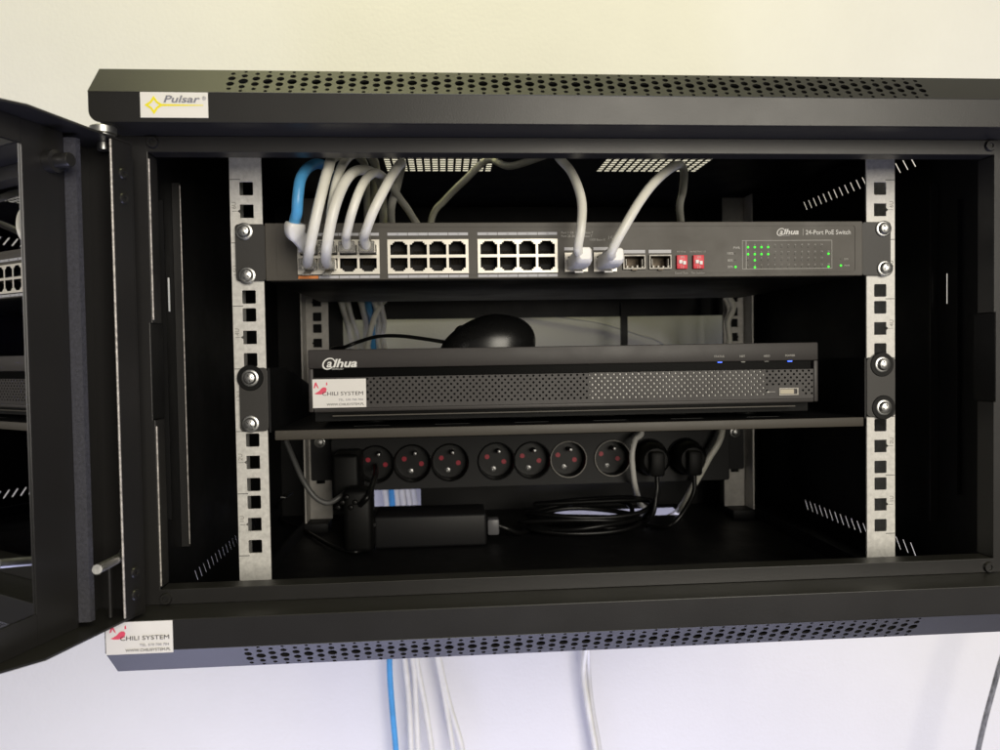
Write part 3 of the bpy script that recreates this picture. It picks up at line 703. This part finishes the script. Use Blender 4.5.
bm = bmesh.new(); lathe(bm, [(0, -.003), (.0065, -.003), (.008, -.0015), (.008, .0015), (.0065, .003), (0, .003)], frame((cx - hl * .52, .11, VZ1 + .0125), (0, 1, 0)), 20); build('scroll_wheel', bm, M_rub, ms, True)
pts = [PX(444, 342, y=.11), PX(425, 339, y=.115), PX(400, 336, y=.125), PX(378, 336.5, y=.135), PX(358, 342, y=.145), PX(345, 347, y=.15), (PX(330, 350, y=.17).x, .20, VZ1 + .0015), (-.15, .245, .140), (-.13, .255, .11)]
tube('mouse_cable', pts, .0017, M_cord, ms)

# ------------------------------------------------------------------ power strip on the rear rails
PY = .2500
ps = thing('power_strip', 'black rack power strip with round sockets and red shutters on rear rails', 'power strip', (0, .27, 0.0))
c0 = PX(413, 465, y=PY).z; 
pxz = [375.5, 412.3, 450, 496.5, 532.3, 568.5, 612.5, 649, 685]; pz = [465.5, 465, 463.8, 463, 462.5, 461.5, 459.8, 459, 458]
SCX = [PX(a_, b_, y=PY).x for a_, b_ in zip(pxz, pz)]; SCZ = .0272
bm = bmesh.new(); bx(bm, -.2145, .2110, PY, PY + .042, SCZ - .0270, SCZ + .0275, .0020, 2); pb = build('housing', bm, M_pdu, ps, True)
for s in (-1, 1):
    plate('mounting_ear', rrect(*sorted((s * .2115 if s > 0 else s * .2150, s * .2420)), SCZ - .0215, SCZ + .0265, .002), [], .0018, FR(0, .2882, 0), M_pdu, ps)
    rack_screw(ps, s * .2318, SCZ + .0205, .2864, .4)
def socket(x, idx):
    bm = bmesh.new()
    lathe(bm, [(.0202, 0), (.0202, .0012), (.0196, .0016), (.0190, .0012), (.0187, -.0005)], FR(x, PY, SCZ), 32)
    sk = build('socket', bm, M_sock, ps, True)
    bm = bmesh.new(); lathe(bm, [(.0187, .0011), (.0185, -.0005), (.0182, -.0160), (0, -.0160)], FR(x, PY + .0, SCZ), 32); build('socket_well', bm, M_sock, sk, True)
    tilt = R_(-17)
    for sg in (-1, 1):
        X, Z = sg * .0095 * math.cos(tilt), sg * .0095 * math.sin(tilt)
        bm = bmesh.new(); lathe(bm, [(.0026, -.0160), (.0026, -.0152), (0, -.0152)], FR(x + X, PY, SCZ + Z), 12); build('shutter', bm, M_shut, sk)
    X, Z = .0100 * math.sin(-tilt), .0100 * math.cos(tilt)
    bm = bmesh.new(); lathe(bm, [(.0024, -.0165), (.0024, -.003), (.0016, -.0012), (0, -.0008)], FR(x + X, PY, SCZ + Z), 14); build('earth_pin', bm, M_chrome, sk, True)
    X, Z = -.0090 * math.sin(-tilt), -.0110 * math.cos(tilt)
    bm = bmesh.new(); lathe(bm, [(.0030, -.0160), (.0028, -.0150), (.0012, -.0146), (0, -.0152)], FR(x + X, PY, SCZ + Z), 14); build('socket_screw', bm, M_chrome, sk, True)
    if idx >= 3:
        bm = bmesh.new(); lathe(bm, [(.0197, .0017), (.0192, .0020), (.0187, .0017)], FR(x, PY - .0002, SCZ), 36); build('socket_rim', bm, M_zinc2 if idx in (5, 6) else M_pdu, sk, True)
# cut recesses: housing front is replaced by a plate with round holes
pb.data.clear_geometry()
bm = bmesh.new()
bx(bm, -.2145, .2110, PY + .0180, PY + .042, SCZ - .0270, SCZ + .0275)
for z0, z1 in ((SCZ - .0270, SCZ - .0255), (SCZ + .0260, SCZ + .0275)): bx(bm, -.2145, .2110, PY + .0021, PY + .0179, z0, z1)
for x0_, x1_ in ((-.2145, -.2130), (.2095, .2110)): bx(bm, x0_, x1_, PY + .0021, PY + .0179, SCZ - .0254, SCZ + .0259)
bm.to_mesh(pb.data); bm.free()
plate('front_plate', rrect(-.2145, .2110, SCZ - .0270, SCZ + .0275, .0025), [circ(x_, SCZ, .0199 - (.0009 if True else 0), 32) for x_ in SCX], .0020, FR(0, PY + .0020, 0), M_pdu, ps, .0004)
for i, x_ in enumerate(SCX): socket(x_, i)

# black plugs in the last two sockets, adapter block near the first
def plug_body(name, lab, x, z, cordpts, group=None):
    t = thing(name, lab, 'plug', (x, PY, z), group)
    bm = bmesh.new(); lathe(bm, [(.0175, -.012), (.0178, .002), (.0180, .012), (.0165, .022), (.0125, .027), (0, .028)], FR(x, PY, z), 24); build('plug_body', bm, M_rub, t, True)
    bm = bmesh.new(); bx(bm, x - .0075, x + .0075, PY - .036, PY - .024, z - .016, z + .010, .003, 2); build('grip', bm, M_rub, t, True)
    tube('cord', cordpts, .0025, M_cord, t)
    return t
FZ = ZB + .0036
def FL(px, py, dz=.0032): p = PX(px, py, z=FZ + dz); return p
x8, x9 = SCX[7], SCX[8]
plug_body('power_plug', 'black round power plug in the socket beside the grey hanging cable', x8, SCZ, [(x8, PY - .030, SCZ - .014), (x8 - .002, PY - .034, SCZ - .035), (x8 - .012, PY - .03, SCZ - .062), FL(600, 517), FL(560, 522), FL(530, 527)])
plug_body('power_plug', 'black round power plug in the end socket next to the rear rail', x9, SCZ, [(x9, PY - .030, SCZ - .014), (x9 - .004, PY - .036, SCZ - .036), (x9 - .03, PY - .045, SCZ - .064), FL(640, 525), FL(610, 528), FL(575, 527)])

# adapter with tangle at the left
ad = thing('plug_adapter', 'black plug-in power adapter with cables hanging off the first sockets', 'power adapter', (PX(352, 480, y=.225).x, .225, SCZ))
a = PX(333, 440, y=.225); b = PX(366, 500, y=.225)
bm = bmesh.new(); bx(bm, PX(334, 460, y=.22).x, PX(361, 460, y=.22).x, .200, .2490, PX(345, 507, y=.22).z, PX(345, 452, y=.22).z, .004, 3); build('adapter_body', bm, M_rub, ad, True)
bm = bmesh.new(); bx(bm, PX(346, 490, y=.2).x, PX(375, 490, y=.2).x, .170, .1985, FZ + .0005, PX(350, 487, y=.185).z, .006, 3); build('lower_body', bm, M_rub, ad, True)
tube('cord', [PX(360, 505, y=.17), PX(368, 496, y=.165), PX(374, 480, y=.20), PX(376, 471, y=.235), PX(375.5, 466, y=.252)], .0028, M_cord, ad)
tube('cord', [PX(286, 441, y=.20), PX(294, 460, y=.195), PX(303, 480, y=.19), PX(315, 497, y=.188), PX(328, 503, y=.188), PX(340, 497, y=.19), PX(350, 488, y=.20)], .0026, mat('grey_cord', (.10, .10, .10), .35), ad)
tube('cord', [PX(292, 493, y=.20), PX(280, 500, y=.19), FL(278, 510), FL(284, 522), FL(305, 531), FL(330, 545), FL(352, 552), FL(366, 548), FL(373, 538), PX(374, 525, y=.18)], .0020, M_cord, ad)
for k in range(5):
    q = PX(338 + k * 4.2, 508 - (k % 3) * 5, y=.166)
    bm = bmesh.new(); lathe(bm, [(0, .003), (.0018, .0026), (.0026, .0008), (.0026, -.002)], FR(q.x, .1695, q.z), 10); build('cable_gland', bm, M_cord, ad, True)

# power brick on the floor
a = PX(375, 548, z=FZ); bz = PX(430, 515, y=.19).z
pbk = thing('power_brick', 'long black power supply brick lying on the cabinet floor', 'power supply', ((a.x + PX(487, 548, y=.19).x) / 2, .21, FZ))
bm = bmesh.new(); bx(bm, a.x, PX(487, 548, y=.19).x, .188, .240, FZ + .0001, bz, .0028, 3); build('case', bm, M_pdu, pbk, True)
bm = bmesh.new(); xe = PX(487, 525, y=.21).x; bx(bm, xe + .0002, xe + .012, .204, .220, FZ + .006, FZ + .022, .002, 2); build('connector', bm, mat('grey_connector', (.13, .13, .14), .4), pbk, True)
tube('cord', [(xe + .012, .212, FZ + .014), (xe + .022, .212, FZ + .010), (xe + .035, .220, FZ + .004), (xe + .055, .25, FZ + .004)], .003, M_cord, pbk)

# coiled black mains cord on the floor
bm = bmesh.new(); pts = []
ctr = PX(580, 520, z=FZ + .004)
for k in range(0, 86):
    t_ = k / 85.0; ang = t_ * 2 * math.pi * 4.3 + .6
    rx = .060 + .008 * math.sin(3.1 * ang / 2 + 1) + .004 * math.sin(ang * .37); ry = .032 + .006 * math.sin(ang * .7)
    pts.append((ctr.x - .004 + rx * math.cos(ang) + .006 * math.sin(t_ * 9), .236 + ry * math.sin(ang), FZ + .0034 + .006 * t_ * 4.3 * .8 + .0055 * max(0, math.cos(ang - .8)) * t_ * 1.4 + .002 * math.sin(ang * 2.3)))
pts += [PX(640, 500, y=.24), PX(652, 506, y=.22), FL(640, 522, .004)]
o = tube('mains_cord', pts, .0026, M_cord, None, 8, 4); tag(o, 'coiled black mains cord lying on the cabinet floor by the plugs', 'cord')
bm = bmesh.new(); q = PX(545, 521, z=FZ + .004)

# ------------------------------------------------------------------ patch cables
def rj_plug(parent, x, z, flip, clear=True, ylen=.012):
    bm = bmesh.new(); bx(bm, x - .0056, x + .0056, SY - ylen, SY + .004, z - .0038, z + .0038, .0005, 1)
    s = -1 if flip else 1
    prism_bm(bm, [(x - .0030, SY - .0012, z + s * .0039), (x + .0030, SY - .0012, z + s * .0039), (x + .0030, SY - ylen, z + s * .0072), (x - .0030, SY - ylen, z + s * .0072)], (0, 0, s * .0009))
    build('plug', bm, M_plug if clear else M_boot, parent)
def hood(parent, x, z, dx, dz):
    # moulded square hood: sections along -y
    secs = [(SY - .001, .0060, .0052, 0, 0), (SY - .010, .0062, .0056, dx * .1, 0), (SY - .020, .0063, .0060, dx * .4, dz * .25), (SY - .028, .0056, .0056, dx * .8, dz * .7), (SY - .0315, .0040, .0042, dx, dz)]
    bm = bmesh.new(); rings = []
    for y_, hx, hz, ox, oz in secs:
        c_ = min(hx, hz) * .32
        rings.append([bm.verts.new((x + ox + a_, y_, z + oz + b_)) for a_, b_ in ((-hx + c_, -hz), (hx - c_, -hz), (hx, -hz + c_), (hx, hz - c_), (hx - c_, hz), (-hx + c_, hz), (-hx, hz - c_), (-hx, -hz + c_))])
    for a_, b_ in zip(rings, rings[1:]):
        for k in range(8): bm.faces.new((a_[k], a_[(k + 1) % 8], b_[(k + 1) % 8], b_[k]))
    bm.faces.new(rings[0][::-1]); bm.faces.new(rings[-1])
    bmesh.ops.bevel(bm, geom=list(bm.edges), offset=.0004, segments=1, affect='EDGES')
    build('plug_hood', bm, M_hood, parent, True, ang=25)
    bm = bmesh.new(); bx(bm, x - .0030, x + .0030, SY - .020, SY - .004, z + .0064, z + .0074, .0003, 1); build('latch', bm, M_hood, parent, True)
def cable(lab, pts, r, m, x, z, flip, boot=None, group=None, clear=True, name='patch_cable'):
    t = thing(name, lab, 'cable', (x, SY, z), group)
    rj_plug(t, x, z, flip, clear)
    tube('jacket', pts, r, m, t, 14, 8)
    if boot is not None:
        bpts, prof, up_ = boot
        def rad(q):
            for (q0, r0), (q1, r1) in zip(prof, prof[1:]):
                if q <= q1: return r0 + (r1 - r0) * (q - q0) / max(1e-6, q1 - q0)
            return prof[-1][1]
        bm = bmesh.new(); tube_bm(bm, bpts, rad, 16, 6, .82, .5); build('strain_boot', bm, M_boot, t, True, ang=50)
    return t
YW = .393     # gap between the back panel and the wall
def tail(p_open, p_low, exits, zmid=.262):
    """route behind the switch, out of the back opening, down behind the back panel to below the cabinet"""
    o1 = PX(p_open[0], p_open[1], y=.345); o2 = PX(p_open[2], p_open[3], y=.372)
    l = PX(p_low, 498, y=YW)
    ex = [PX(a_, b_, y=YW) for a_, b_ in exits]
    return [(o1.x, .270, .225), (o1.x, .310, .195), o1, o2, (l.x * .5 + o2.x * .5, YW, .08), l] + ex
P = PORTX[0]
# blue, top port 1
x = P[0]; z = ZU
cable('bright blue patch cable with a white boot plugged into the switch',
      [(x, SY - .012, z), PX(295, 226, y=-.030), PX(297, 212, y=-.037), PX(298, 196, y=-.039), PX(301, 178, y=-.034), PX(309, 167, y=-.016), PX(320, 164, y=.010), PX(330, 172, y=.05), PX(333, 188, y=.11), PX(333, 206, y=.18), PX(332, 222, y=.235)]
      + tail((372, 322, 373, 345), 392, [(391, 600), (389.5, 662), (392, 705), (396, 752), (398, 800)]),
      .0037, M_cblue, x, z, False, boot=([(x, SY - .010, z), (x - .001, SY - .019, z + .002), PX(295, 232, y=-.032), PX(295.5, 223, y=-.034)], [(0, .0050), (.55, .0050), (.56, .0058), (.62, .0062), (.9, .0064), (1, .0058)], 0), clear=False)
# white cables: (label, port x, z, flip, front points, opening, low, exits, r)
WG = 'white patch cables looping over the switch'
def wc(lab, x, z, flip, front, mid, op, low, ex, r=.0037):
    return cable(lab, [(x, SY - .009, z)] + [PX(a_, b_, y=c_) for a_, b_, c_ in front] + mid + tail(op, low, ex), r, M_cab, x, z, flip, group=WG)
wc('white patch cable in the lower port directly beside the blue cable', P[0], ZL, True,
   [(308, 259, -.030), (310, 246, -.044), (315, 222, -.050), (321, 196, -.048), (328, 170, -.036), (336, 156, -.015)], [(-.150, .03, .293), (-.150, .10, .290), (-.170, .20, .265), (-.19, .245, .25)], (347, 322, 353, 345), 386, [(396, 600), (405, 662), (409, 705), (411, 752), (412, 800)], .0035)
wc('white patch cable in the upper port behind the lower two white plugs', P[1], ZU, False,
   [(329, 236, -.028), (330, 224, -.036), (332, 205, -.038), (337, 180, -.030), (343, 164, -.012)], [PX(352, 155, y=.015), PX(360, 158, y=.045), PX(366, 175, y=.09), (-.166, .17, .250), (-.18, .245, .24)], (353, 322, 362, 345), 397, [(402, 600), (413, 662), (416, 705), (418, 752), (419, 800)], .0031)
wc('white patch cable in the lower port right of its white neighbour', P[1], ZL, True,
   [(326, 259, -.030), (327, 246, -.045), (331, 222, -.050), (337, 200, -.048), (345, 182, -.040), (354, 172, -.024)], [PX(364, 170, y=0.0), PX(374, 174, y=.030), PX(382, 190, y=.08), (-.150, .16, .242), (-.16, .245, .235)], (366, 322, 368, 345), 403, [(410, 600), (417, 662), (425, 705), (432, 752), (436, 800)], .0035)
wc('white patch cable arching from the third upper port and bending right', P[2], ZU, False,
   [(346, 238, -.024), (347, 232, -.032), (352, 212, -.038), (360, 190, -.034), (368, 177, -.018)], [PX(377, 173, y=.004), PX(388, 182, y=.035), PX(400, 199, y=.075), PX(413, 218, y=.125), (-.105, .235, .240)], (379, 322, 379, 345), 409, [(425, 600), (438, 662), (446, 705), (453, 752), (456, 800)], .0031)
wc('white patch cable in the fourth upper port rising to the roof vent', P[3], ZU, False,
   [(364, 238, -.024), (366, 231, -.033), (373, 212, -.040), (384, 190, -.036), (393, 174, -.022)], [PX(401, 163, y=-.004), PX(401, 168, y=.030), PX(396, 190, y=.060), PX(391, 214, y=.09), (-.140, .20, .239), (-.13, .245, .236)], (384, 322, 384, 345), 414.5, [(428, 600), (440, 662), (450, 705), (463, 752), (466, 800)], .0033)
# uplink cables
x = UPX[0]
t_ = cable('pale grey uplink cable rising straight up from the left single port',
      [(x, SY - .010, .2058), (x + .0006, SY - .022, .2075), PX(578, 249, y=-.036), PX(581, 228, y=-.040), PX(582, 205, y=-.034), PX(578, 187, y=-.024), PX(570, 170, y=-.010), PX(558, 156, y=.010), (.0, .05, .302), (-.035, .10, .301), PX(488, 160, y=.13), PX(465, 180, y=.15), PX(445, 200, y=.17), PX(432, 218, y=.19), (-.115, .250, .233), (-.14, .285, .215), (-.17, .31, .19), (-.19, .33, .12)],
      .0032, M_cab, x, .2058, True, clear=False)
hood(t_, x, .2058, .0008, .0030)
x = UPX[1]
t_ = cable('pale grey uplink cable arching right from the right single port',
      [(x, SY - .010, .2058), (x + .0012, SY - .022, .2070), PX(611, 254, y=-.038), PX(616, 242, y=-.044), PX(625, 226, y=-.046), PX(638, 204, y=-.042), PX(652, 185, y=-.030), PX(667, 171, y=-.010), PX(679, 165, y=.018), PX(684, 172, y=.05), PX(683, 190, y=.085), PX(680, 214, y=.115), (.165, .238, .238), (.205, .262, .212), (.224, .270, .19), PX(728, 322, y=.27), PX(729, 345, y=.27), (.205, .262, .10), PX(722, 432, y=.232), PX(708, 460, y=.228), PX(694, 485, y=.236), PX(683, 503, y=.27), PX(671, 516, y=.32), (.115, .332, -.075), (.090, .365, -.16), PX(584, 662, y=YW), PX(588, 705, y=YW), PX(596, 752, y=YW), PX(600, 800, y=YW)],
      .0033, M_cab, x, .2058, True, clear=False)
hood(t_, x, .2058, .0020, .0022)
# grey cable from behind the recorder to the floor cut-out
pts = [(.085, .262, .14), (.092, .255, .11), PX(641, 428, y=.235), PX(635, 440, y=.228), PX(632, 455, y=.225), PX(633, 472, y=.228), PX(635, 486, y=.24), PX(640, 503, y=.28), PX(645, 515, y=.325), (.085, .335, -.085), (.078, .368, -.17), PX(588.5, 662, y=YW + .004), PX(592, 705, y=YW + .004), PX(600, 752, y=YW + .004), PX(604, 800, y=YW + .004)]
o = tube('network_cable', pts, .0030, M_cab2, None, 10, 8); tag(o, 'pale grey network cable dropping past the sockets through the floor opening', 'cable')
# dark twisted cable by the wall at the right
pts = [PX(1020, 610, y=.33), PX(1003, 655, y=.33), PX(993, 690, y=.33), PX(983, 728, y=.33), PX(975, 765, y=.33), PX(968, 800, y=.33)]
o = tube('twisted_cable', pts, .0030, M_rope, None, 10, 8); tag(o, 'dark grey twisted cable hanging in front of the wall beside the cabinet', 'cable')
# thin wire across the wall behind the recorder
pts = [(-.02, WALL - .004, .20), PX(560, 317, y=WALL - .004), PX(600, 323, y=WALL - .004), PX(640, 335, y=WALL - .004), PX(662, 343, y=WALL - .004), (.22, WALL - .004, .12)]
o = tube('thin_wire', pts, .0012, M_cab2, None, 8, 6); tag(o, 'thin pale wire on the wall seen through the back opening', 'wire')
